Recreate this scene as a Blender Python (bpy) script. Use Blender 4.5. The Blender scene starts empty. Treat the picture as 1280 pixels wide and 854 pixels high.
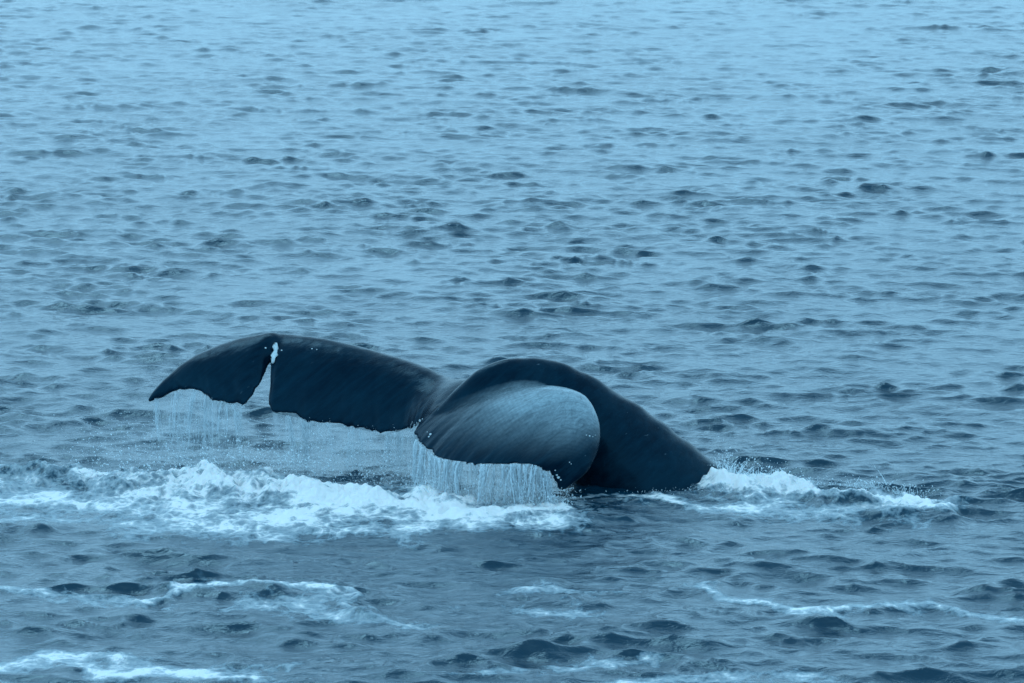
import bpy, math, random
import numpy as np
from mathutils import Vector
from mathutils.bvhtree import BVHTree
rng = np.random.default_rng(7); random.seed(7)
C = bpy.context.scene.collection
sc = bpy.context.scene
# ------------------------------------------------------------------ camera
CAM_H, PITCH, FPX = 6.0, math.radians(10.0), 4063.0        # eye height, tilt, focal length in photo pixels
cam = bpy.data.cameras.new('camera'); co = bpy.data.objects.new('camera', cam); C.objects.link(co)
co.location = (0, 0, CAM_H); co.rotation_euler = (math.pi/2-PITCH, 0, 0)
cam.sensor_width = 36; cam.lens = 36*FPX/1280; cam.clip_start = .5; cam.clip_end = 9000
cam.dof.use_dof = True; cam.dof.focus_distance = 27.3; cam.dof.aperture_fstop = 8.0
sc.camera = co
# ------------------------------------------------------------------ light
SUN_EL, SUN_AZ = math.radians(58), math.radians(-30)       # high and behind the whale, to the left, through cloud
w = bpy.data.worlds.new('World'); sc.world = w; w.use_nodes = True
nt = w.node_tree; nt.nodes.clear(); N = nt.nodes.new; LK = nt.links.new
out = N('ShaderNodeOutputWorld'); bg = N('ShaderNodeBackground'); bg.inputs['Strength'].default_value = .1
sky = N('ShaderNodeTexSky'); sky.sky_type = 'NISHITA'; sky.sun_disc = False
sky.sun_elevation = SUN_EL; sky.sun_rotation = SUN_AZ; sky.air_density = 1.5; sky.dust_density = 2.5
# blue-grey overcast laid over the clear sky
cl = N('ShaderNodeTexNoise'); cl.inputs['Scale'].default_value = 2.2; cl.inputs['Detail'].default_value = 5
tc = N('ShaderNodeTexCoord'); mp = N('ShaderNodeMapping'); mp.inputs['Scale'].default_value = (1, 1, 3.5)
LK(tc.outputs['Generated'], mp.inputs[0]); LK(mp.outputs[0], cl.inputs['Vector'])
cr = N('ShaderNodeValToRGB'); LK(cl.outputs['Fac'], cr.inputs[0])
cr.color_ramp.elements[0].position = .3; cr.color_ramp.elements[0].color = (.275, .64, .93, 1)
cr.color_ramp.elements[1].position = .72; cr.color_ramp.elements[1].color = (.40, .765, 1.06, 1)
sc10 = N('ShaderNodeVectorMath'); sc10.operation = 'SCALE'; sc10.inputs['Scale'].default_value = 10.5
# unseen sky graded for water contrast: dim horizon, brightest low down, darkest overhead
sx = N('ShaderNodeSeparateXYZ'); LK(tc.outputs['Generated'], sx.inputs[0])
gr = N('ShaderNodeMapRange'); gr.inputs['From Min'].default_value = .25; gr.inputs['From Max'].default_value = .97; gr.interpolation_type = 'SMOOTHSTEP'
gr.inputs['To Min'].default_value = 14.4; gr.inputs['To Max'].default_value = 5.5
LK(sx.outputs[2], gr.inputs['Value'])
hz = N('ShaderNodeMapRange'); hz.inputs['From Max'].default_value = .42; hz.inputs['To Min'].default_value = .60; hz.inputs['To Max'].default_value = 1.10; hz.interpolation_type = 'SMOOTHSTEP'
hm = N('ShaderNodeMath'); hm.operation = 'MULTIPLY'; LK(sx.outputs[2], hz.inputs['Value']); LK(hz.outputs[0], hm.inputs[0]); LK(gr.outputs[0], hm.inputs[1])
LK(hm.outputs[0], sc10.inputs['Scale']); LK(cr.outputs[0], sc10.inputs[0])
mix = N('ShaderNodeMix'); mix.data_type = 'RGBA'; mix.inputs[0].default_value = .96
LK(sky.outputs[0], mix.inputs[6]); LK(sc10.outputs[0], mix.inputs[7])
LK(mix.outputs[2], bg.inputs['Color']); LK(bg.outputs[0], out.inputs[0])
sl = bpy.data.lights.new('sun', 'SUN'); sl.energy = .5; sl.angle = math.radians(25); sl.color = (.40, .78, 1.0)
so = bpy.data.objects.new('sun', sl); C.objects.link(so)
sd = Vector((math.sin(SUN_AZ)*math.cos(SUN_EL), math.cos(SUN_AZ)*math.cos(SUN_EL), math.sin(SUN_EL)))
so.rotation_euler = sd.to_track_quat('Z', 'Y').to_euler(); so.location = (0, 0, 50)
sc.view_settings.view_transform = 'Standard'; sc.view_settings.look = 'None'
sc.view_settings.exposure = .68; sc.view_settings.gamma = 1

# ------------------------------------------------------------------ helpers
cp, sp = math.cos(PITCH), math.sin(PITCH)
def at(px, py, Y):
    """a photo pixel at world distance Y -> point"""
    dx, dy = (px-640)/FPX, -(py-427)/FPX
    d = np.array([dx, cp+dy*sp, -sp+dy*cp]); return d*(Y/d[1])+np.array([0, 0, CAM_H])
def wat(px, py):
    dx, dy = (px-640)/FPX, -(py-427)/FPX
    d = np.array([dx, cp+dy*sp, -sp+dy*cp]); return (d*(CAM_H/-d[2]))[:2]
def mesh_obj(name, V, F, mat=None, parent=None, smooth=True):
    V = np.asarray(V, dtype=np.float32); F = np.asarray(F, dtype=np.int32); k = F.shape[1]
    me = bpy.data.meshes.new(name); me.vertices.add(len(V)); me.vertices.foreach_set('co', V.ravel())
    me.loops.add(F.size); me.loops.foreach_set('vertex_index', F.ravel())
    me.polygons.add(len(F)); me.polygons.foreach_set('loop_start', np.arange(0, F.size, k, dtype=np.int32))
    me.update(calc_edges=True)
    if smooth: me.polygons.foreach_set('use_smooth', np.ones(len(F), dtype=bool))
    if mat: me.materials.append(mat)
    o = bpy.data.objects.new(name, me); C.objects.link(o)
    if parent: o.parent = parent
    return o
def tag(o, **kw):
    for k, v in kw.items(): o[k] = v
    return o
_perm = rng.permutation(512); _perm = np.concatenate([_perm, _perm])
_ga = rng.uniform(0, 2*np.pi, 512); _gx, _gy = np.cos(_ga).astype(np.float32), np.sin(_ga).astype(np.float32)
def perlin(x, y):
    xi, yi = np.floor(x).astype(int), np.floor(y).astype(int); xf, yf = x-xi, y-yi
    u, v = xf**3*(xf*(xf*6-15)+10), yf**3*(yf*(yf*6-15)+10)
    def g(a, b):
        h = _perm[(_perm[(xi+a) & 511]+yi+b) & 511]; return _gx[h]*(xf-a)+_gy[h]*(yf-b)
    a = g(0, 0); b = g(1, 0); c = g(0, 1); d = g(1, 1)
    return 1.5*((a+(b-a)*u)*(1-v)+(c+(d-c)*u)*v)
def fbm(x, y, n=4, billow=False, gain=.5):
    r = 0; amp = 1; tot = 0
    for i in range(n):
        p = perlin(x+17.3*i, y-9.1*i); r = r+amp*(np.abs(p)*2 if billow else p); tot += amp
        c, s = .8, .6; x, y = (c*x-s*y)*2.05, (s*x+c*y)*2.05; amp *= gain
    return r/tot
def spl(P, t):
    """Catmull-Rom through rows of P at t in 0..len-1"""
    P = np.asarray(P, float); n = len(P); t = np.clip(np.asarray(t, float), 0, n-1-1e-9); i = t.astype(int); f = (t-i)[:, None]
    p1, p2 = P[i], P[np.minimum(i+1, n-1)]; p0, p3 = P[np.maximum(i-1, 0)], P[np.minimum(i+2, n-1)]
    return .5*((2*p1)+(-p0+p2)*f+(2*p0-5*p1+4*p2-p3)*f*f+(-p0+3*p1-3*p2+p3)*f**3)
def sstep(x, a, b):
    t = np.clip((x-a)/(b-a), 0, 1); return t*t*(3-2*t)

# ------------------------------------------------------------------ materials
class M:
    def __init__(s, name):
        s.m = bpy.data.materials.new(name); s.m.use_nodes = True; s.nt = s.m.node_tree; s.nt.nodes.clear()
        s.out = s.n('ShaderNodeOutputMaterial')
    def n(s, t, **kw):
        o = s.nt.nodes.new(t)
        for k, v in kw.items(): setattr(o, k, v)
        return o
    def l(s, a, b): s.nt.links.new(a, b)
    def math(s, op, a, b=None, clamp=False):
        o = s.n('ShaderNodeMath', operation=op, use_clamp=clamp)
        for i, x in enumerate((a, b)):
            if x is None: continue
            if isinstance(x, (int, float)): o.inputs[i].default_value = x
            else: s.l(x, o.inputs[i])
        return o.outputs[0]
    def noise(s, vec, scale, detail=3, rough=.5, sv=None, dist=0):
        if sv:
            mp = s.n('ShaderNodeMapping'); mp.inputs['Scale'].default_value = sv; s.l(vec, mp.inputs[0]); vec = mp.outputs[0]
        o = s.n('ShaderNodeTexNoise'); o.inputs['Scale'].default_value = scale; o.inputs['Detail'].default_value = detail
        o.inputs['Roughness'].default_value = rough; o.inputs['Distortion'].default_value = dist; s.l(vec, o.inputs['Vector']); return o.outputs['Fac']
    def ramp(s, f, stops):
        o = s.n('ShaderNodeValToRGB'); s.l(f, o.inputs[0]); e = o.color_ramp.elements
        for i, (p, c) in enumerate(stops):
            x = e[i] if i < 2 else e.new(p)
            x.position = p; x.color = (*c, 1) if len(c) == 3 else c
        return o.outputs[0]
    def mixc(s, f, a, b):
        o = s.n('ShaderNodeMix', data_type='RGBA')
        for i, x in ((0, f), (6, a), (7, b)):
            if isinstance(x, (int, float)): o.inputs[i].default_value = x
            elif isinstance(x, tuple): o.inputs[i].default_value = (*x, 1)
            else: s.l(x, o.inputs[i])
        return o.outputs[2]

def sea_material():
    m = M('sea_water'); tc = m.n('ShaderNodeNewGeometry'); pos = tc.outputs['Position']
    # ripples too small for the mesh
    mus = m.noise(pos, .22, 3, .5)
    n1 = m.noise(pos, 7.5, 5, .6, (1.0, 1.6, 1.0), .4)
    n2 = m.noise(pos, 19, 3, .6, (1.0, 1.5, 1.0), .3)
    h = m.math('ADD', m.math('MULTIPLY', n1, .020), m.math('MULTIPLY', n2, .0018))
    h = m.math('MULTIPLY', h, m.math('ADD', m.math('MULTIPLY', mus, 1.0), .35))
    bp = m.n('ShaderNodeBump'); bp.inputs['Strength'].default_value = 1; bp.inputs['Distance'].default_value = 1.0
    m.l(h, bp.inputs['Height'])
    wp = m.n('ShaderNodeBsdfPrincipled'); wp.inputs['Base Color'].default_value = (.0002, .025, .047, 1)
    wp.inputs['Roughness'].default_value = .07; wp.inputs['Specular Tint'].default_value = (.78, .96, 1, 1); wp.inputs['IOR'].default_value = 1.46
    m.l(bp.outputs[0], wp.inputs['Normal'])
    # foam
    at_ = m.n('ShaderNodeAttribute', attribute_name='foam'); F = at_.outputs['Fac']
    f1 = m.noise(pos, 3.2, 8, .66, (1.0, .8, 1.0), .8)
    f2 = m.noise(pos, 24, 6, .7)
    f3 = m.n('ShaderNodeTexVoronoi', feature='DISTANCE_TO_EDGE'); f3.inputs['Scale'].default_value = 9
    wv = m.n('ShaderNodeMix', data_type='VECTOR'); wv.inputs[0].default_value = .12
    nn = m.n('ShaderNodeTexNoise'); nn.inputs['Scale'].default_value = 5; m.l(pos, nn.inputs['Vector'])
    m.l(pos, wv.inputs[4]); m.l(nn.outputs['Color'], wv.inputs[5]); m.l(wv.outputs[1], f3.inputs['Vector'])
    lace = m.math('SUBTRACT', .28, m.math('MINIMUM', f3.outputs['Distance'], .28))
    f0 = m.noise(pos, .95, 4, .6, (.8, 1.1, 1), .6)
    nz = m.math('ADD', m.math('MULTIPLY', m.math('SUBTRACT', f0, .5), 1.7), m.math('ADD', m.math('ADD', m.math('MULTIPLY', m.math('SUBTRACT', f1, .5), 2.1), m.math('MULTIPLY', m.math('SUBTRACT', f2, .5), .7)), m.math('MULTIPLY', lace, .9)))
    d = m.math('ADD', m.math('MULTIPLY', F, 1.45), m.math('SUBTRACT', nz, .62))
    cov = m.ramp(m.math('MULTIPLY', F, 8, True), [(0, (0, 0, 0)), (1, (1, 1, 1))])
    dd = m.math('MULTIPLY', m.ramp(d, [(0, (0, 0, 0)), (.22, (.36,)*3), (.42, (.5,)*3), (.72, (1, 1, 1))]), cov)
    fo = m.n('ShaderNodeBsdfPrincipled'); fo.inputs['Roughness'].default_value = .55
    fo.inputs['Subsurface Weight'].default_value = .25; fo.inputs['Subsurface Radius'].default_value = (.03, .06, .08); fo.inputs['Subsurface Scale'].default_value = 1
    m.l(m.mixc(dd, (.15, .33, .42), (.88, .81, .79)), fo.inputs['Base Color'])
    fb = m.n('ShaderNodeBump'); fb.inputs['Strength'].default_value = .8; fb.inputs['Distance'].default_value = .035
    m.l(m.math('ADD', f2, m.math('MULTIPLY', f1, 1.6)), fb.inputs['Height']); m.l(fb.outputs[0], fo.inputs['Normal'])
    mx = m.n('ShaderNodeMixShader'); m.l(dd, mx.inputs[0]); m.l(wp.outputs[0], mx.inputs[1]); m.l(fo.outputs[0], mx.inputs[2])
    m.l(mx.outputs[0], m.out.inputs[0]); return m.m

def skin_material():
    m = M('wet_whale_skin'); tc = m.n('ShaderNodeTexCoord'); pos = tc.outputs['Object']
    rot = m.n('ShaderNodeMapping'); rot.inputs['Rotation'].default_value = (0, math.radians(38), math.radians(-12)); m.l(pos, rot.inputs[0]); rp = rot.outputs[0]
    streak = m.noise(rp, 14, 5, .65, (.12, 1, 1.2), .3)
    blot = m.noise(pos, 2.4, 4, .55)
    fine = m.noise(rp, 60, 4, .6, (.22, 1, 1))
    col = m.mixc(m.ramp(streak, [(.38, (0, 0, 0)), (.72, (1, 1, 1))]), (.0005, .006, .014), (.0018, .016, .030))
    col = m.mixc(m.math('MULTIPLY', m.ramp(blot, [(.45, (0, 0, 0)), (.75, (1, 1, 1))]), .5), col, (.003, .024, .040))
    # streaked wet highlight painted into the skin colour of the near fluke
    fa = m.n('ShaderNodeAttribute', attribute_name='sheen'); fs = m.noise(rp, 15, 8, .78, (.22, 1, 1.2), .9)
    sheen = m.math('MULTIPLY', fa.outputs['Fac'], m.ramp(fs, [(.30, (.30,)*3), (.66, (1, 1, 1))]))
    col = m.mixc(sheen, col, (.33, .42, .46))
    # pale scratches and nicks
    scr = m.noise(rp, 34, 2, .5, (.05, 1, 1), .15)
    col = m.mixc(m.math('MULTIPLY', m.ramp(scr, [(.735, (0, 0, 0)), (.78, (1, 1, 1))]), .35), col, (.16, .22, .26))
    b = m.n('ShaderNodeBsdfPrincipled'); m.l(col, b.inputs['Base Color']); b.inputs['IOR'].default_value = 1.23; b.inputs['Specular Tint'].default_value = (.22, .70, 1, 1)
    m.l(m.ramp(fine, [(.3, (.14,)*3), (.75, (.34,)*3)]), b.inputs['Roughness'])
    b.inputs['Coat Weight'].default_value = .0; b.inputs['Coat Roughness'].default_value = .22; b.inputs['Coat IOR'].default_value = 1.33
    bp = m.n('ShaderNodeBump'); bp.inputs['Strength'].default_value = .35; bp.inputs['Distance'].default_value = .012
    m.l(m.math('ADD', m.math('MULTIPLY', streak, .9), m.math('MULTIPLY', fine, .25)), bp.inputs['Height'])
    m.l(bp.outputs[0], b.inputs['Normal']); m.l(bp.outputs[0], b.inputs['Coat Normal']); m.l(b.outputs[0], m.out.inputs[0]); return m.m

def spray_material(name, alpha, col=(.80, .88, .92)):
    m = M(name); b = m.n('ShaderNodeBsdfPrincipled'); b.inputs['Base Color'].default_value = (*col, 1)
    b.inputs['Roughness'].default_value = .3; b.inputs['IOR'].default_value = 1.33
    tl = m.n('ShaderNodeBsdfTranslucent'); tl.inputs[0].default_value = (*col, 1)
    a = m.n('ShaderNodeMixShader'); a.inputs[0].default_value = .4; m.l(b.outputs[0], a.inputs[1]); m.l(tl.outputs[0], a.inputs[2])
    t = m.n('ShaderNodeBsdfTransparent'); x = m.n('ShaderNodeMixShader'); x.inputs[0].default_value = alpha
    m.l(t.outputs[0], x.inputs[1]); m.l(a.outputs[0], x.inputs[2]); m.l(x.outputs[0], m.out.inputs[0]); return m.m

# ------------------------------------------------------------------ foam map (world coordinates on the sea)
# (photo points of the streak on the water, half width m, foam, raised height, lumpiness)
STREAKS = [
    ([(-80, 628), (60, 632), (200, 640), (340, 646), (460, 650), (600, 648), (700, 640)], .50, .74, .01, .04),
    ([(-80, 648), (100, 655), (250, 660), (420, 666), (600, 662), (690, 652)], .34, .60, .0, .02),
    ([(380, 632), (470, 632), (560, 638), (640, 645), (690, 640)], .34, 1.02, .04, .07),
    ([(-80, 598), (40, 606), (120, 612)], .40, .66, .02, .05),
    ([(110, 606), (200, 610), (300, 614), (350, 616)], .42, .88, .10, .11),
    ([(320, 616), (420, 626), (500, 630), (540, 630)], .42, .86, .06, .11),
    ([(150, 622), (350, 632), (480, 640)], .45, .74, .0, .06),
    ([(510, 622), (600, 626), (700, 628)], .25, .95, .0, .05),
    ([(560, 640), (640, 648), (712, 642)], .14, 1.1, .04, .05),
    ([(900, 608), (930, 614), (975, 620), (1010, 624)], .26, .96, .10, .10),
    ([(1010, 625), (1060, 626), (1100, 626), (1150, 634)], .24, .84, .08, .08),
    ([(1150, 634), (1195, 642)], .12, .72, .04, .03),
    ([(900, 632), (1000, 640), (1120, 645)], .34, .60, .0, .03),
    ([(740, 622), (820, 625), (880, 630)], .12, .66, .0, .04),
    ([(860, 738), (900, 742), (980, 757), (1060, 766), (1130, 757), (1200, 765), (1290, 778)], .11, .62, .02, .01),
    ([(175, 752), (230, 742), (290, 733), (350, 736), (405, 750), (460, 764)], .10, .70, .04, .02),
    ([(230, 756), (340, 757), (420, 768), (500, 785)], .22, .54, .0, .02),
    ([(-20, 846), (60, 832), (120, 822), (190, 830)], .18, .66, .01, .01),
    ([(120, 838), (220, 842), (325, 846)], .20, .92, .01, .01),
    ([(640, 742), (700, 742), (760, 748), (830, 742), (885, 735)], .16, .44, .02, .01),
    ([(700, 830), (800, 828)], .10, .50, .0, .01),
    ([(560, 838), (680, 836)], .09, .46, .0, .01),
    ([(760, 856), (900, 848), (1030, 852)], .15, .54, .0, .01),
    ([(-20, 742), (60, 748), (160, 752)], .20, .42, .0, .01),
    ([(560, 760), (640, 763), (740, 772)], .18, .42, .0, .01),
]
SW = [(np.array([wat(*p) for p in pl]), hw, f, hh, lu) for pl, hw, f, hh, lu in STREAKS]
def foam_field(x, y):
    F = np.zeros_like(x); H = np.zeros_like(x); L = np.zeros_like(x)
    wx = x+.35*fbm(x*1.1, y*1.1, 4); wy = y+.42*fbm(x*1.2+40, y*1.2+40, 4)
    for P, hw, f, hh, lu in SW:
        d = np.full(x.shape, 1e9)
        for a, b in zip(P[:-1], P[1:]):
            ab = b-a; t = np.clip(((wx-a[0])*ab[0]+(wy-a[1])*ab[1])/(ab@ab), 0, 1)
            d = np.minimum(d, np.hypot(wx-a[0]-t*ab[0], wy-a[1]-t*ab[1]))
        g = np.exp(-(d/hw)**2*.9); F = np.maximum(F, f*g)+.0; H = np.maximum(H, hh*np.exp(-(d/hw)**2*1.2)); L = np.maximum(L, lu*g)
    return F, H, L

# swells and steep little crests seen in particular places: photo x, y, half width m, half depth m, height m, turn
CRESTS = [(1125, 648, .34, .18, .08, -.1), (30, 600, .5, .24, .06, .0), (40, 668, .5, .2, .07, 0), (310, 745, .5, .16, .05, .05), (165, 775, .18, .10, .035, 0),
          (270, 785, .4, .09, .03, 0), (690, 788, .30, .07, .025, 0), (530, 690, .25, .10, .035, 0), (1060, 545, .4, .2, .05, -.1), (450, 770, .3, .1, .045, -.3)]

# ------------------------------------------------------------------ the sea
def build_sea():
    # rows: even in the logarithm of distance, doubled round the whale; columns: even in angle, then out to the horizon
    dens = lambda y: 1/y*(1+1.1*np.exp(-((y-26.6)/1.9)**2))
    yy = np.linspace(17.2, 99, 20000); cum = np.cumsum(dens(yy)); cum = (cum-cum[0])/(cum[-1]-cum[0])
    rows = np.interp(np.linspace(0, 1, 1290), cum, yy)
    rows = np.concatenate([[-4000, -800, -150, -30, 0, 6, 11, 14, 15.8, 16.7], rows, 99*1.03**np.arange(1, 7), 99*1.2*1.065**np.arange(1, 62)])
    s = np.linspace(-.18, .18, 940); st = s[1]-s[0]
    gr_ = np.concatenate([1.03**np.arange(1, 75), 9*1.35**np.arange(1, 28)]); o = .18+st*np.cumsum(gr_); cols = np.concatenate([-o[::-1], s, o])
    Wy = np.where(rows > 17, rows, 17.0); gx = (cols[None, :]*Wy[:, None]); gy = np.repeat(rows[:, None], len(cols), 1)
    gx, gy = gx.astype(np.float32), gy.astype(np.float32)
    cell = np.maximum(np.gradient(gy, axis=0), np.gradient(gx, axis=1)*.8).astype(np.float32)
    X, Y, Z = gx.copy(), gy.copy(), np.zeros_like(gx)
    # gusts: the small chop is not equally strong everywhere
    gust = (1+.55*fbm(gx*.11, gy*.06, 3)).astype(np.float32)
    gust2 = fbm(gx*.50+7, gy*.62, 4, False, .6); gust2 = ((.80+.36*sstep(gust2, .02, .45)+.70*gust2)*(1-.06*sstep(gy, 28, 40)+.10*sstep(gy, 50, 80))).astype(np.float32)
    near_ = (1+.02*(1-sstep(gy, 22, 30))).astype(np.float32)
    nW = 190; lam = .16*(11/.16)**np.linspace(0, 1, nW)
    for i, L in enumerate(lam):
        L *= rng.uniform(.97, 1.03); k = 2*math.pi/L
        th = math.radians(-98 if i % 4 else -72)+rng.normal(0, .52)   # travelling towards the boat, a little to the left
        steep = (.043 if L < .45 else .031) if L < .7 else .029*(.7/L)**1.45
        a = steep/k*rng.uniform(.7, 1.3)
        c, s_ = math.cos(th), math.sin(th); ph = k*(gx*c+gy*s_)+rng.uniform(0, 6.283)
        att = np.clip((L/cell-2.4)/2.0, 0, 1)*(gust if L > 1.4 else gust*gust2)*near_
        Z += a*att*np.sin(ph); q = a*att*np.cos(ph)*.90; X += q*c; Y += q*s_
    # short breaking-edge crests: thin, long across the wind, steep on the side that faces the boat
    for fx, fy, amp, pw, lo, wl, sd_ in ((.40, 1.1, .060, 4.5, .08, 1.8, 3), (.8, 2.8, .040, 3.6, .03, .8, 31), (2.2, 5.2, .020, 3, -.02, .36, 77)):
        wx = gx+.35*perlin(gx*.6+sd_, gy*.6)+.08*perlin(gx*2.3, gy*2.3+sd_); wy = gy+.30*perlin(gx*.5, gy*.5+sd_)+.09*perlin(gx*2.1+sd_, gy*2.1)
        n_ = perlin(wx*fx+sd_, wy*fy+sd_*1.7); rd = np.clip(1-np.abs(n_)*1.25, 0, 1)**pw
        pm = sstep(fbm(gx*fx*.55+sd_*2, gy*fy*.40, 3), lo, lo+.42)
        Z += (amp*rd*pm*np.clip((wl/cell-5)/5, 0, 1)*gust).astype(np.float32)
    Y -= .36*np.clip(Z, -.2, .3)*np.clip(8/np.maximum(gy, 8)*3, 0, 1)
    F = np.zeros_like(gx); inn = (gy > 20) & (gy < 29.5) & (np.abs(gx) < 6.5)
    inn |= (gy > 17) & (gy <= 20) & (np.abs(gx) < 5)
    x, y = gx[inn], gy[inn]; f, h, lu = foam_field(x, y); Z[inn] *= (1-.75*np.clip(f*1.4, 0, 1)).astype(np.float32)
    bil = fbm(x*2.1, y*1.7, 5, True, .55); bl2 = fbm(x*7, y*6, 3, True)
    z = h*(.45+.55*bil)+lu*(bil*.9-.2)+lu*.18*bl2
    for cx, cy, hw, hd, ht, tu in CRESTS:
        p = wat(cx, cy); dx, dy = x-p[0], y-p[1]; c, s_ = math.cos(tu), math.sin(tu); u, v = c*dx+s_*dy, -s_*dx+c*dy
        v = v+.14*perlin(x*1.6+cx, y*1.6)+.05*perlin(x*5+cx, y*5)
        # steep side towards the boat
        u = u+.25*perlin(x*2.1, y*2.1+cx)
        z += ht*np.exp(-(u/hw)**2)*np.where(v < 0, np.exp(-(v/(hd*.55))**2), np.exp(-(v/(hd*1.3))**2))*(1+.5*perlin(x*3, y*3+cy))
    Z[inn] += z; F[inn] = np.clip(f, 0, 1.2)
    # whitecap specks on the sharpest nearby crests
    V = np.stack([X, Y, Z], -1).reshape(-1, 3); nr, nc = gx.shape
    idx = np.arange(nr*nc).reshape(nr, nc); Q = np.stack([idx[:-1, :-1], idx[:-1, 1:], idx[1:, 1:], idx[1:, :-1]], -1).reshape(-1, 4)
    o = mesh_obj('sea', V, Q, sea_material())
    at_ = o.data.attributes.new('foam', 'FLOAT', 'POINT'); at_.data.foreach_set('value', F.ravel().astype(np.float32))
    o['kind'] = 'structure'; return gx, gy, X, Y, Z, F
SEA = build_sea()
SX, SY, _X, _Y, SZ, _F = SEA
def sea_height(x, y):
    """height of the sea mesh near a point of the whale's surroundings"""
    j = np.clip(np.searchsorted(SY[:, 0], y), 1, SY.shape[0]-1)
    i = np.clip(np.searchsorted(SX[j, :], x), 0, SX.shape[1]-1); return float(SZ[j, i])

# ------------------------------------------------------------------ the whale's tail
# stations from the left tip to the right tip: leading edge, trailing edge, thickness m, arch m
ST = [((184, 500, 28.00), (187, 503, 28.00), .030, .00),
      ((203, 479, 28.08), (213, 493, 27.95), .050, .01),
      ((232, 454, 28.15), (241, 488, 27.88), .070, .03),
      ((262, 437, 28.20), (266, 499, 27.80), .085, .05),
      ((292, 426, 28.20), (298, 508, 27.72), .095, .06),
      ((315, 421, 28.20), (312, 500, 27.72), .100, .06),
      ((328, 419, 28.20), (326, 480, 27.80), .100, .05),
      ((338, 418, 28.20), (339, 452, 27.95), .100, .03),
      ((346, 418, 28.20), (341, 470, 27.85), .100, .04),
      ((354, 418, 28.20), (336, 512, 27.65), .105, .06),
      ((385, 421, 28.15), (372, 524, 27.60), .110, .07),
      ((425, 428, 28.08), (420, 533, 27.53), .120, .08),
      ((475, 441, 28.00), (468, 541, 27.42), .130, .07),
      ((530, 459, 27.85), (502, 539, 27.32), .150, .05),
      ((570, 478, 27.66), (521, 530, 27.18), .180, .02),
      ((606, 480, 27.36), (523, 531, 27.10), .190, .02),
      ((642, 487, 27.14), (520, 546, 26.88), .150, .04),
      ((680, 488, 27.00), (542, 571, 26.52), .130, .11),
      ((715, 489, 26.86), (588, 580, 26.26), .110, .13),
      ((737, 502, 26.72), (632, 582, 26.14), .095, .12),
      ((749, 529, 26.54), (668, 583, 26.10), .080, .08),
      ((748, 562, 26.36), (686, 598, 26.12), .065, .05),
      ((734, 590, 26.22), (696, 611, 26.14), .050, .02),
      ((708, 611, 26.15), (702, 614, 26.14), .030, .00)]
LP = [at(*s[0]) for s in ST]; TP = [at(*s[1]) for s in ST]
nS, nCh = 420, 64
ts = np.linspace(0, len(ST)-1, nS); Lc, Tc = spl(LP, ts), spl(TP, ts)
thk = spl([[s[2], s[3]] for s in ST], ts)
# the trailing edge is nicked and ragged
arc = np.concatenate([[0], np.cumsum(np.linalg.norm(np.diff(Tc, axis=0), axis=1))])
rag = .024*perlin(arc*7, arc*0+.5)+.020*perlin(arc*21, arc*0+3.5)+.010*perlin(arc*47, arc*0+6.5)+.07*np.maximum(0, perlin(arc*3.1, arc*0+9.2)-.25)
ch = Lc-Tc; cl_ = np.linalg.norm(ch, axis=1, keepdims=True); Tc = Tc+ch/np.maximum(cl_, .05)*(rag[:, None]+.006)*np.clip(cl_/.25, 0, 1)
u = (1-np.cos(np.linspace(0, np.pi, nCh)))/2      # 0 leading .. 1 trailing
def sheet_normals(S):
    a = np.gradient(S, axis=0); b = np.gradient(S, axis=1); n = np.cross(a, b); n /= np.maximum(np.linalg.norm(n, axis=2, keepdims=True), 1e-9)
    s = np.sign(n[:, :, 1:2]*-.6+n[:, :, 2:3]*.8); n *= np.where(s == 0, 1, s); return n
S = Lc[:, None, :]*(1-u)[None, :, None]+Tc[:, None, :]*u[None, :, None]
n0 = sheet_normals(S); n0 = n0.mean(axis=1, keepdims=True); 
for _ in range(12): n0[1:-1] = (n0[:-2]+n0[1:-1]*2+n0[2:])/4
n0 /= np.linalg.norm(n0, axis=2, keepdims=True)
arch = np.sin(np.pi*u**.75)[None, :, None]*thk[:, 1][:, None, None]
S = S+n0*arch
prof = 2.6*np.sqrt(np.clip(u, 0, 1))*(1-u)**.85; prof = np.clip(prof, 0, None); prof /= prof.max()
edge = .016*np.sin(np.pi*np.clip(u, 0, 1))**.3
half = thk[:, 0][:, None]*.5*prof[None, :]+edge[None, :]
half = np.minimum(half, (cl_*.35+.004)); half = half[:, :, None]
top, bot = S+n0*half, S-n0*half
def grid_faces(nr, nc, off=0, flip=False):
    i = np.arange(nr*nc).reshape(nr, nc)+off; q = np.stack([i[:-1, :-1], i[:-1, 1:], i[1:, 1:], i[1:, :-1]], -1).reshape(-1, 4)
    return q[:, ::-1] if flip else q
Vf = np.concatenate([top.reshape(-1, 3), bot.reshape(-1, 3)]); nn_ = nS*nCh
Ff = [grid_faces(nS, nCh), grid_faces(nS, nCh, nn_, True)]
def strip(a, b): return np.stack([a[:-1], a[1:], b[1:], b[:-1]], -1)
I = np.arange(nn_).reshape(nS, nCh)
Ff += [strip(I[:, 0], I[:, 0]+nn_), strip(I[:, -1]+nn_, I[:, -1]), strip(I[0, :]+nn_, I[0, :]), strip(I[-1, :], I[-1, :]+nn_)]
Ff = np.concatenate(Ff)
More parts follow.
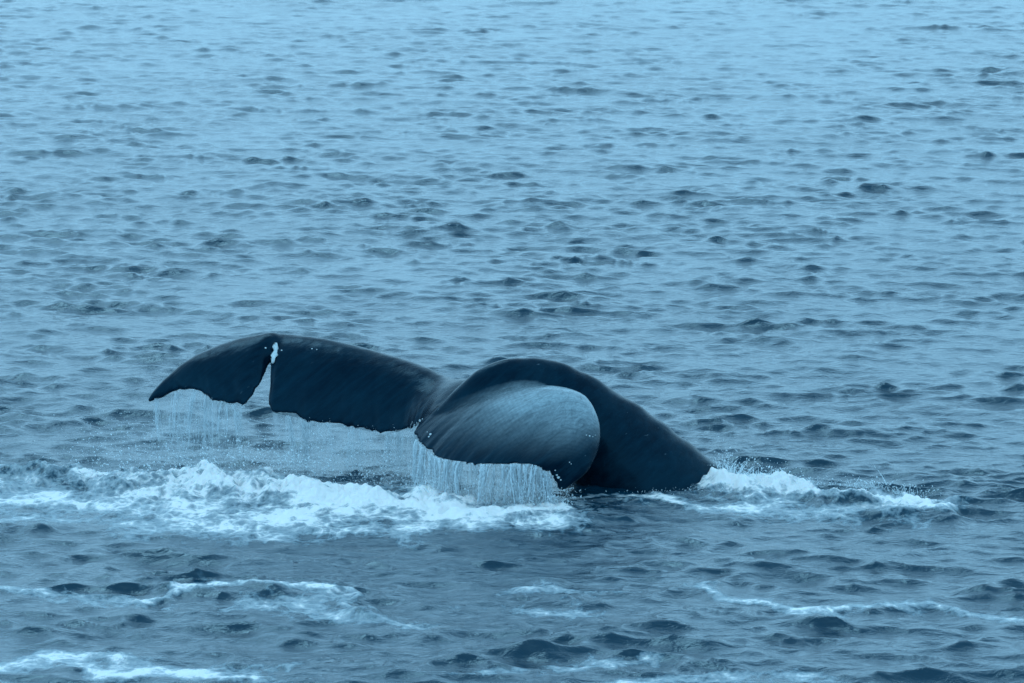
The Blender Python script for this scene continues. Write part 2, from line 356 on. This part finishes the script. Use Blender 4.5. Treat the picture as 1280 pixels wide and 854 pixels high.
# the tail stock: dorsal outline, ventral outline, half width m, centre distance
TB = [((534, 520), (530, 532), .04, 27.06),
      ((552, 503), (546, 526), .075, 27.03),
      ((572, 484), (564, 520), .11, 27.02),
      ((596, 464), (590, 515), .145, 27.04),
      ((621, 452), (620, 514), .175, 27.08),
      ((650, 447), (650, 517), .20, 27.15),
      ((690, 450), (678, 528), .235, 27.24),
      ((727, 464), (692, 545), .28, 27.25),
      ((777, 494), (702, 566), .34, 27.26),
      ((837, 535), (709, 590), .40, 27.26),
      ((906, 591), (716, 622), .47, 27.26),
      ((980, 665), (735, 690), .54, 27.26),
      ((1040, 760), (800, 780), .58, 27.26)]
D = [at(*t[0], t[3]) for t in TB]; Vn = [at(*t[1], t[3]) for t in TB]
tt = np.linspace(0, len(TB)-1, 150); Dc, Vc = spl(D, tt), spl(Vn, tt); hw = spl([[t[2]] for t in TB], tt)
cen = (Dc+Vc)/2; maj = (Dc-Vc)/2; tan = np.gradient(cen, axis=0); lat = np.cross(tan, maj); lat /= np.linalg.norm(lat, axis=1, keepdims=True)
arcd = np.concatenate([[0], np.cumsum(np.linalg.norm(np.diff(Dc, axis=0), axis=1))])
kn = .008*np.sin(arcd*19+1.2*np.sin(arcd*5))*sstep(arcd, 1.25, 1.8)+.006*perlin(arcd*6, arcd*0+2.5)   # the knuckles of the spine
nA = 56; ang = np.linspace(0, 2*np.pi, nA, endpoint=False)
ca, sa = np.cos(ang), np.sin(ang)
R = []
for i in range(len(tt)):
    mj = maj[i]; ml = np.linalg.norm(mj)
    keel = (1+(kn[i]/max(ml, .05))*np.clip(ca, 0, 1)**6)
    R.append(cen[i]+np.outer(ca*keel, mj)+np.outer(np.sign(sa)*np.abs(sa)**1.0*(1-.28*np.clip(ca, 0, 1)**1.5), lat[i]*hw[i]))
R = np.array(R); Vt = R.reshape(-1, 3); i_ = np.arange(len(tt)*nA).reshape(len(tt), nA); i2 = np.concatenate([i_, i_[:, :1]], 1)
Ft = np.stack([i2[:-1, :-1], i2[:-1, 1:], i2[1:, 1:], i2[1:, :-1]], -1).reshape(-1, 4)
c0 = len(Vt); Vt = np.concatenate([Vt, [cen[0], cen[-1]]])
cap = [[i_[0, (j+1) % nA], i_[0, j], c0, c0] for j in range(nA)]+[[i_[-1, j], i_[-1, (j+1) % nA], c0+1, c0+1] for j in range(nA)]
def raw_mesh(name, V, quads, tris=()):
    me = bpy.data.meshes.new(name); me.from_pydata([tuple(v) for v in V], [], [tuple(int(k) for k in q) for q in quads]+[tuple(int(k) for k in t) for t in tris]); me.update(); return me
V_all = np.concatenate([Vf, Vt]); me = raw_mesh('tail', V_all, np.concatenate([Ff, Ft+len(Vf)]), [(a+len(Vf), b+len(Vf), c+len(Vf)) for a, b, c, _ in cap])
import bmesh
bm = bmesh.new(); bm.from_mesh(me); bmesh.ops.recalc_face_normals(bm, faces=bm.faces); bm.to_mesh(me); bm.free()
tmp = bpy.data.objects.new('tmp', me); C.objects.link(tmp)
r = tmp.modifiers.new('r', 'REMESH'); r.mode = 'VOXEL'; r.voxel_size = .0125; r.use_smooth_shade = True
s_ = tmp.modifiers.new('s', 'SMOOTH'); s_.factor = .5; s_.iterations = 8
dg = bpy.context.evaluated_depsgraph_get(); body_me = bpy.data.meshes.new_from_object(tmp.evaluated_get(dg)); bpy.data.objects.remove(tmp)
base = at(800, 615, 27.2); base[2] = 0
nV = len(body_me.vertices); cv = np.empty(nV*3, np.float32); body_me.vertices.foreach_get('co', cv); cv = cv.reshape(-1, 3)
nv = np.empty(nV*3, np.float32); body_me.vertices.foreach_get('normal', nv); nv = nv.reshape(-1, 3)
# soft unevenness of the hide, fine wrinkles on the stock
d_ = .0035*perlin(cv[:, 0]*3+5, cv[:, 2]*4+cv[:, 1]*3)+.0015*perlin(cv[:, 0]*11, cv[:, 2]*13+cv[:, 1]*9)
cv = cv+nv*d_[:, None]
bvh_v = cv.copy()
body_me.vertices.foreach_set('co', (cv-base.astype(np.float32)).ravel()); body_me.update()
from mathutils.kdtree import KDTree
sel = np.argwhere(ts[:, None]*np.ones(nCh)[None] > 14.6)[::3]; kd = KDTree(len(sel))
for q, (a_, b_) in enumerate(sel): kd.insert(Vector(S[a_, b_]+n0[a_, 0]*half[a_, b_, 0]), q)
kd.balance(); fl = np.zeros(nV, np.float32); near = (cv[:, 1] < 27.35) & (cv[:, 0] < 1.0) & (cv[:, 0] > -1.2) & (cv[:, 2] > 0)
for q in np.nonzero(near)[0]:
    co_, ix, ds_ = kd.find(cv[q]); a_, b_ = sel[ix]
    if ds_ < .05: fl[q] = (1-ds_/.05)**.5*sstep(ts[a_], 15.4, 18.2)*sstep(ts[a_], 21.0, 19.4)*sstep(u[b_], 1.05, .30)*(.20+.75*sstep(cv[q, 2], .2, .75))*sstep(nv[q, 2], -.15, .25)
sa_ = body_me.attributes.new('sheen', 'FLOAT', 'POINT'); sa_.data.foreach_set('value', fl.astype(np.float32))  # weight of the painted highlight, strongest high on the fluke
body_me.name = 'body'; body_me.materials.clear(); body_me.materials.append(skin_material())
whale = bpy.data.objects.new('whale', None); C.objects.link(whale); whale.location = base
tag(whale, label='dark wet whale tail arching out of the sea with both flukes spread and dripping', category='whale')
body = bpy.data.objects.new('body', body_me); C.objects.link(body); body.parent = whale
polys = [tuple(p.vertices) for p in body_me.polygons]
bvh = BVHTree.FromPolygons([Vector(map(float, v)) for v in bvh_v], polys)
def hit(px, py):
    a = Vector((0, 0, CAM_H)); d = Vector(at(px, py, 27))-a; d.normalize(); h, n, i, dist = bvh.ray_cast(a, d); return h, n
# barnacles and pale scars
bm_ = M('barnacle_white'); bb = bm_.n('ShaderNodeBsdfPrincipled'); bb.inputs['Roughness'].default_value = .6
pn = bm_.n('ShaderNodeTexCoord'); bm_.l(bm_.mixc(bm_.noise(pn.outputs['Object'], 60, 3), (.30, .38, .42), (.68, .72, .72)), bb.inputs['Base Color']); bm_.l(bb.outputs[0], bm_.out.inputs[0]); bmat = bm_.m
def barnacle_mesh():
    V = []; F = []; n = 8
    for rr, z in ((1.0, -.3), (.85, .35), (.5, .7), (.32, .45)):
        for j in range(n): a = 2*math.pi*j/n; q = rr*(1+.1*math.sin(3*a)); V.append((q*math.cos(a), q*math.sin(a), z))
    for k in range(3):
        for j in range(n): F.append((k*n+j, k*n+(j+1) % n, (k+1)*n+(j+1) % n, (k+1)*n+j))
    me = raw_mesh('barnacle', V, F, [tuple(range(3*n, 4*n))]); me.materials.append(bmat); return me
bme = barnacle_mesh()
spots = [(698, 597, .014), (696, 594, .010), (701, 600, .008), (694, 588, .007), (712, 578, .006), (714, 580, .005), (690, 602, .007), (733, 544, .007), (737, 545, .009), (741, 546, .006),
         (744, 544, .005), (525, 526, .016), (528, 524, .010), (536, 546, .010), (538, 543, .013), (534, 540, .007), (249, 490, .011), (252, 492, .007), (390, 436, .008), (396, 437, .006), (332, 435, .009), (352, 438, .008)]
for px, py, rr in spots:
    h, n = hit(px, py)
    if h is None: continue
    o = bpy.data.objects.new('barnacle', bme); C.objects.link(o); o.parent = whale
    o.location = h-Vector(base); o.scale = (rr, rr*random.uniform(.7, 1), rr*.5); o.rotation_euler = n.to_track_quat('Z', 'Y').to_euler()
# white torn flesh at the head of the cut in the left fluke
Vs = []; 
path = [(345, 428, .018), (344, 433, .030), (345, 438, .040), (343, 444, .038), (342, 450, .028), (341, 456, .014)]
for px, py, rr in path:
    h, n = hit(px, py-2 if py > 446 else py)
    p = np.array(h) if h is not None else at(px, py, 27.93)
    for j in range(7):
        a = 2*math.pi*j/7; q = rr*.62*(1+.5*math.sin(2.3*j+py*1.7)); Vs.append(p+np.array([q*math.cos(a), -.012+.5*q*math.sin(a)*-.5, 0])-base)
Fs = [(k*7+j, k*7+(j+1) % 7, k*7+7+(j+1) % 7, k*7+7+j) for k in range(5) for j in range(7)]
sme = raw_mesh('scar', Vs, Fs, [tuple(range(7)), tuple(range(35, 42))]); sme.materials.append(bmat)
for p in sme.polygons: p.use_smooth = True
scar = bpy.data.objects.new('scar', sme); C.objects.link(scar); scar.parent = whale; scar['label'] = 'white torn flesh at the head of the cut'

# ------------------------------------------------------------------ falling and flying water
OCT = np.array([(1, 0, 0), (-1, 0, 0), (0, 1, 0), (0, -1, 0), (0, 0, 1), (0, 0, -1)], float)
OF = np.array([(0, 2, 4), (2, 1, 4), (1, 3, 4), (3, 0, 4), (2, 0, 5), (1, 2, 5), (3, 1, 5), (0, 3, 5)])
def drops(P, r, stretch=None, direc=None):
    """octahedral drops, stretched along their flight"""
    P = np.asarray(P); n = len(P); r = np.asarray(r)[:, None, None]
    V = OCT[None]*r*rng.uniform(.75, 1.3, (n, 6, 1))
    if stretch is not None: V[:, :, 2] *= np.asarray(stretch)[:, None]
    if direc is not None:
        k = V[:, :, 2:3]; V[:, :, :2] += k*direc[:, None, :2]
    V = V+P[:, None, :]; F = OF[None]+(np.arange(n)*6)[:, None, None]; return V.reshape(-1, 3), F.reshape(-1, 3)
def threads(paths):
    """each path: array (k,4) of x y z radius -> three-sided tapering thread"""
    Vs, Fs, off = [], [], 0
    for p in paths:
        k = len(p); a = np.array([0, 2.09, 4.19])+random.uniform(0, 6)
        ring = np.stack([np.cos(a), np.sin(a), a*0], -1)
        V = p[:, None, :3]+ring[None]*p[:, 3][:, None, None]; Vs.append(V.reshape(-1, 3))
        i = np.arange(k*3).reshape(k, 3)+off; j = np.concatenate([i, i[:, :1]], 1)
        q = np.stack([j[:-1, :-1], j[:-1, 1:], j[1:, 1:], j[1:, :-1]], -1).reshape(-1, 4)
        Fs.append(np.concatenate([q[:, [0, 1, 2]], q[:, [0, 2, 3]]])); off += k*3
    return np.concatenate(Vs), np.concatenate(Fs)
def join(parts):
    V, F, off = [], [], 0
    for v, f in parts: V.append(v); F.append(f+off); off += len(v)
    return np.concatenate(V), np.concatenate(F)
def curtain(name, t0, t1, ncl, per, rad, nd, mat, dens, label, push):
    """clumped falling water: every clump is a rope of wavering threads round a common fall line, thinning into drops"""
    paths = []; dp, dr, ds = [], [], []
    for _ in range(ncl):
        t = rng.uniform(t0, t1)
        if rng.random() > dens(t): continue
        lean = push+.10*math.sin(t*5.3)+rng.normal(0, .03); wide = rng.uniform(.006, .035); k = max(1, int(per*rng.gamma(1.4, .7))); cl_len = rng.uniform(.2, 1.15)
        bend = rng.normal(0, .006)
        for _ in range(k):
            p = spl(TP, [np.clip(t+rng.normal(0, .02), t0-.3, t1+.2)])[0].copy(); p += np.array([rng.normal(0, wide*.6), rng.normal(0, .02), .012])
            H = p[2]-sea_height(p[0], p[1])+.03
            if H < .05: continue
            m_ = max(8, int(H/.022)); f = np.linspace(0, 1, m_); st_ = 0 if rng.random() < .7 else rng.uniform(0, .5)
            en = min(1, cl_len*rng.uniform(.5, 1.2)); spr = rng.normal(0, wide)
            dx = lean*H; dy = -abs(rng.normal(0, .06))*H; wob = np.cumsum(rng.normal(0, .0016, m_))+bend*np.sin(f*5)
            rr = rad*rng.gamma(2, .5)*(1-.45*f)*(1+.6*np.sin(f*rng.uniform(10, 50)+rng.uniform(0, 6)))
            q = np.stack([p[0]+dx*f**.6+spr*f+wob, p[1]+dy*f**.6+wob[::-1]*.8, p[2]-H*f, np.maximum(rr, .0010)], -1)
            a = int(st_*m_)
            while a < en*m_-2:
                b = min(m_, a+int(rng.uniform(3, 12)*(1.6-f[a])))
                if b-a > 2:
                    seg = q[a:b].copy(); seg[0, 3] *= .15 if a else 1; seg[-1, 3] *= .12; paths.append(seg)
                a = b+(rng.integers(1, 3) if rng.random() < .25+.6*f[min(b, m_-1)] else -1)
            for _ in range(nd):
                g = rng.random()**.6; sc_ = .010+.05*g; dp.append([p[0]+dx*g**.6+spr*g+rng.normal(0, sc_), p[1]+dy*g+rng.normal(0, .04), p[2]-H*g]); dr.append(.0012+.0042*rng.random()**2.5); ds.append(rng.uniform(1, 3.5))
    V, F = join([threads(paths), drops(dp, dr, ds)]); o = mesh_obj(name, V, F, mat)
    tag(o, label=label, category='falling water', kind='stuff', group='water draining from the flukes'); return o
def sheet_material(name, lo, hi, amax):
    m = M(name); g = m.n('ShaderNodeNewGeometry'); pos = g.outputs['Position']; at_ = m.n('ShaderNodeAttribute', attribute_name='fade')
    a = m.noise(pos, 34, 5, .7, (1, .6, .10), .5); b2 = m.noise(pos, 6, 3, .6, (1, .6, .25), .3); c2 = m.noise(pos, 90, 3, .7, (1, 1, .45))
    f = m.math('ADD', m.math('ADD', m.math('MULTIPLY', a, .55), m.math('MULTIPLY', b2, .35)), m.math('MULTIPLY', c2, .22))
    f = m.math('MULTIPLY', m.ramp(f, [(lo, (0, 0, 0)), (hi, (1, 1, 1))]), m.math('MULTIPLY', at_.outputs['Fac'], amax))
    d = m.n('ShaderNodeBsdfDiffuse'); d.inputs[0].default_value = (.72, .76, .78, 1); tl = m.n('ShaderNodeBsdfTranslucent'); tl.inputs[0].default_value = (.72, .76, .78, 1)
    x = m.n('ShaderNodeMixShader'); x.inputs[0].default_value = .45; m.l(d.outputs[0], x.inputs[1]); m.l(tl.outputs[0], x.inputs[2])
    t = m.n('ShaderNodeBsdfTransparent'); y = m.n('ShaderNodeMixShader'); m.l(f, y.inputs[0]); m.l(t.outputs[0], y.inputs[1]); m.l(x.outputs[0], y.inputs[2]); m.l(y.outputs[0], m.out.inputs[0]); return m.m
def sheet(t0, t1, mat, label, dens, lean, n=260):
    """the torn, uneven layer of water between the threads: two wavering skins a few millimetres apart"""
    tq = np.linspace(t0, t1, n); P = spl(TP, tq); k = 26; f = np.linspace(0, 1, k); V = np.zeros((2, n, k, 3)); A = np.zeros((2, n, k))
    for i, p in enumerate(P):
        H = max(.02, p[2]-sea_height(p[0], p[1])+.03); d_ = dens(tq[i])
        for side in (0, 1):
            V[side, i, :, 0] = p[0]+lean*H*f**.7+.02*math.sin(i*.21)*f; V[side, i, :, 1] = p[1]-.05*H*f+.03*math.sin(i*.33+1)*f+.004*side+.01*np.sin(i*.7)*f; V[side, i, :, 2] = p[2]+.012-H*f
            A[side, i] = d_*(1-.55*f)*sstep(np.array([min(i, n-1-i)/12.]), 0, 1)[0]
    V = V.reshape(-1, 3); F = np.concatenate([grid_faces(n, k), grid_faces(n, k, n*k, True)])
    o = mesh_obj('water_sheet', V, F, mat); at_ = o.data.attributes.new('fade', 'FLOAT', 'POINT'); at_.data.foreach_set('value', A.ravel().astype(np.float32))
    tag(o, label=label, category='falling water', kind='stuff', group='water draining from the flukes')
sheet(16.2, 20.9, sheet_material('water_sheet', .49, .64, .60), 'bright torn sheet of water under the near right fluke', lambda t: 1, -.02)
ml = sheet_material('water_sheet_thin', .44, .70, .60)
sheet(9.1, 14.2, ml, 'faint misty sheet of water between the cut and the middle of the tail', lambda t: .5+.5*math.sin(t*2.3)**2, .04)
sheet(.4, 5.2, ml, 'faint misty sheet of water under the left fluke tip', lambda t: .3+.7*math.exp(-((t-2.8)/1.0)**2), -.05)
mw = spray_material('falling_water', .60); mw2 = spray_material('falling_water_thin', .28)
curtain('falling_water', 16.2, 20.9, 95, 5, .0046, 10, mw, lambda t: 1, 'white threads of water pouring off the near right fluke', -.02)
curtain('falling_water', 9.1, 14.2, 62, 4, .0040, 22, mw2, lambda t: .4+.6*math.sin(t*3.1)**2, 'thin veil of water falling from the ragged left fluke edge beside the cut', .04)
curtain('falling_water', .3, 5.0, 60, 5, .0042, 22, mw2, lambda t: .25+.75*math.exp(-((t-2.6)/.8)**2), 'fine strands of water falling below the drooping left fluke tip', -.05)

def spray(name, label, pts, mat, zmax=.5):
    P, Rr, S_, Dd = [], [], [], []
    for px, py, Y, sx, sy, sz, n, r0, r1 in pts:
        c = at(px, py, Y)
        for _ in range(n):
            z = min(abs(rng.normal(0, sz)), zmax); x = c[0]+rng.normal(0, sx); y = c[1]+rng.normal(0, sy)
            P.append([x, y, max(c[2], sea_height(x, y))+z-.01]); Rr.append(r0+(r1-r0)*rng.random()**3); S_.append(rng.uniform(.7, 1.8)); Dd.append([rng.normal(0, .5), 0, 0])
    V, F = drops(P, Rr, S_, np.array(Dd)); o = mesh_obj(name, V, F, mat); tag(o, label=label, category='spray', kind='stuff', group='spray thrown up round the tail')
ms = spray_material('spray_drops', .8, (.84, .9, .93))
spray('spray', 'speckled drops flying above the foam below the left fluke', [
    (140, 580, 27.3, .25, .2, .16, 260, .002, .008), (220, 590, 27.2, .35, .2, .12, 450, .002, .009), (330, 580, 27.1, .3, .2, .12, 500, .002, .009),
    (420, 600, 27.1, .35, .2, .16, 600, .002, .009), (480, 610, 27.0, .2, .15, .13, 450, .002, .008), (250, 580, 27.5, .55, .12, .24, 900, .0012, .0045), (170, 570, 27.7, .25, .1, .2, 600, .0012, .0045), (430, 590, 27.35, .45, .1, .18, 1100, .0012, .0045), (330, 585, 27.4, .5, .12, .2, 700, .0012, .0045)], ms, .40)
spray('spray', 'bright drops splashing where water lands under the right fluke', [
    (560, 632, 26.4, .15, .1, .05, 260, .002, .009), (640, 636, 26.3, .2, .1, .06, 360, .002, .010), (700, 628, 26.25, .08, .08, .08, 300, .002, .009), (690, 640, 26.1, .15, .08, .04, 220, .002, .009)], ms)
spray('spray', 'white splash drops thrown up right of the tail stock', [
    (925, 605, 27.0, .10, .08, .09, 360, .0015, .007), (960, 610, 26.9, .16, .08, .06, 420, .0015, .008), (1010, 618, 26.8, .2, .08, .04, 260, .002, .008), (1080, 618, 26.7, .14, .07, .05, 330, .0015, .007), (1130, 625, 26.6, .14, .07, .05, 300, .002, .008), (905, 600, 27.2, .05, .08, .10, 200, .002, .008), (840, 624, 26.7, .3, .05, .02, 160, .002, .007)], ms)
# ragged fingers of thrown water
fing = []
def finger(px, py, Y, dx, dz, rad, k=9):
    c = at(px, py, Y); f = np.linspace(0, 1, k)
    fing.append(np.stack([c[0]+dx*f, c[1]+rng.normal(0, .03)*f, c[2]+dz*(f*1.5-.5*f*f)+rng.normal(0, .004, k), rad*(1-f*.85)*(1+.4*rng.normal(0, 1, k)).clip(.3, 1.6)], -1))
for _ in range(70): x = random.uniform(900, 1000); finger(x, 606+(x-900)*.08, 27.0, random.gauss(.02, .06), random.uniform(.05, .2)*(1.3-(x-900)/160), random.uniform(.004, .012))
for _ in range(45): x = random.uniform(1060, 1150); finger(x, 612+(x-1060)*.12, 26.75, random.gauss(-.02, .05), random.uniform(.03, .12), random.uniform(.004, .010))
finger(1108, 606, 26.75, -.15, .20, .006, 16); finger(1112, 606, 26.74, .05, .05, .010)
for _ in range(50): x = random.uniform(110, 500); finger(x, 600+(x-110)*.05, 27.1, random.gauss(0, .05), random.uniform(.03, .12), random.uniform(.003, .009))
V, F = threads(fing); o = mesh_obj('splash', V, F, ms); tag(o, label='ragged white fingers of splashing water standing on the foam', category='splash', kind='stuff')
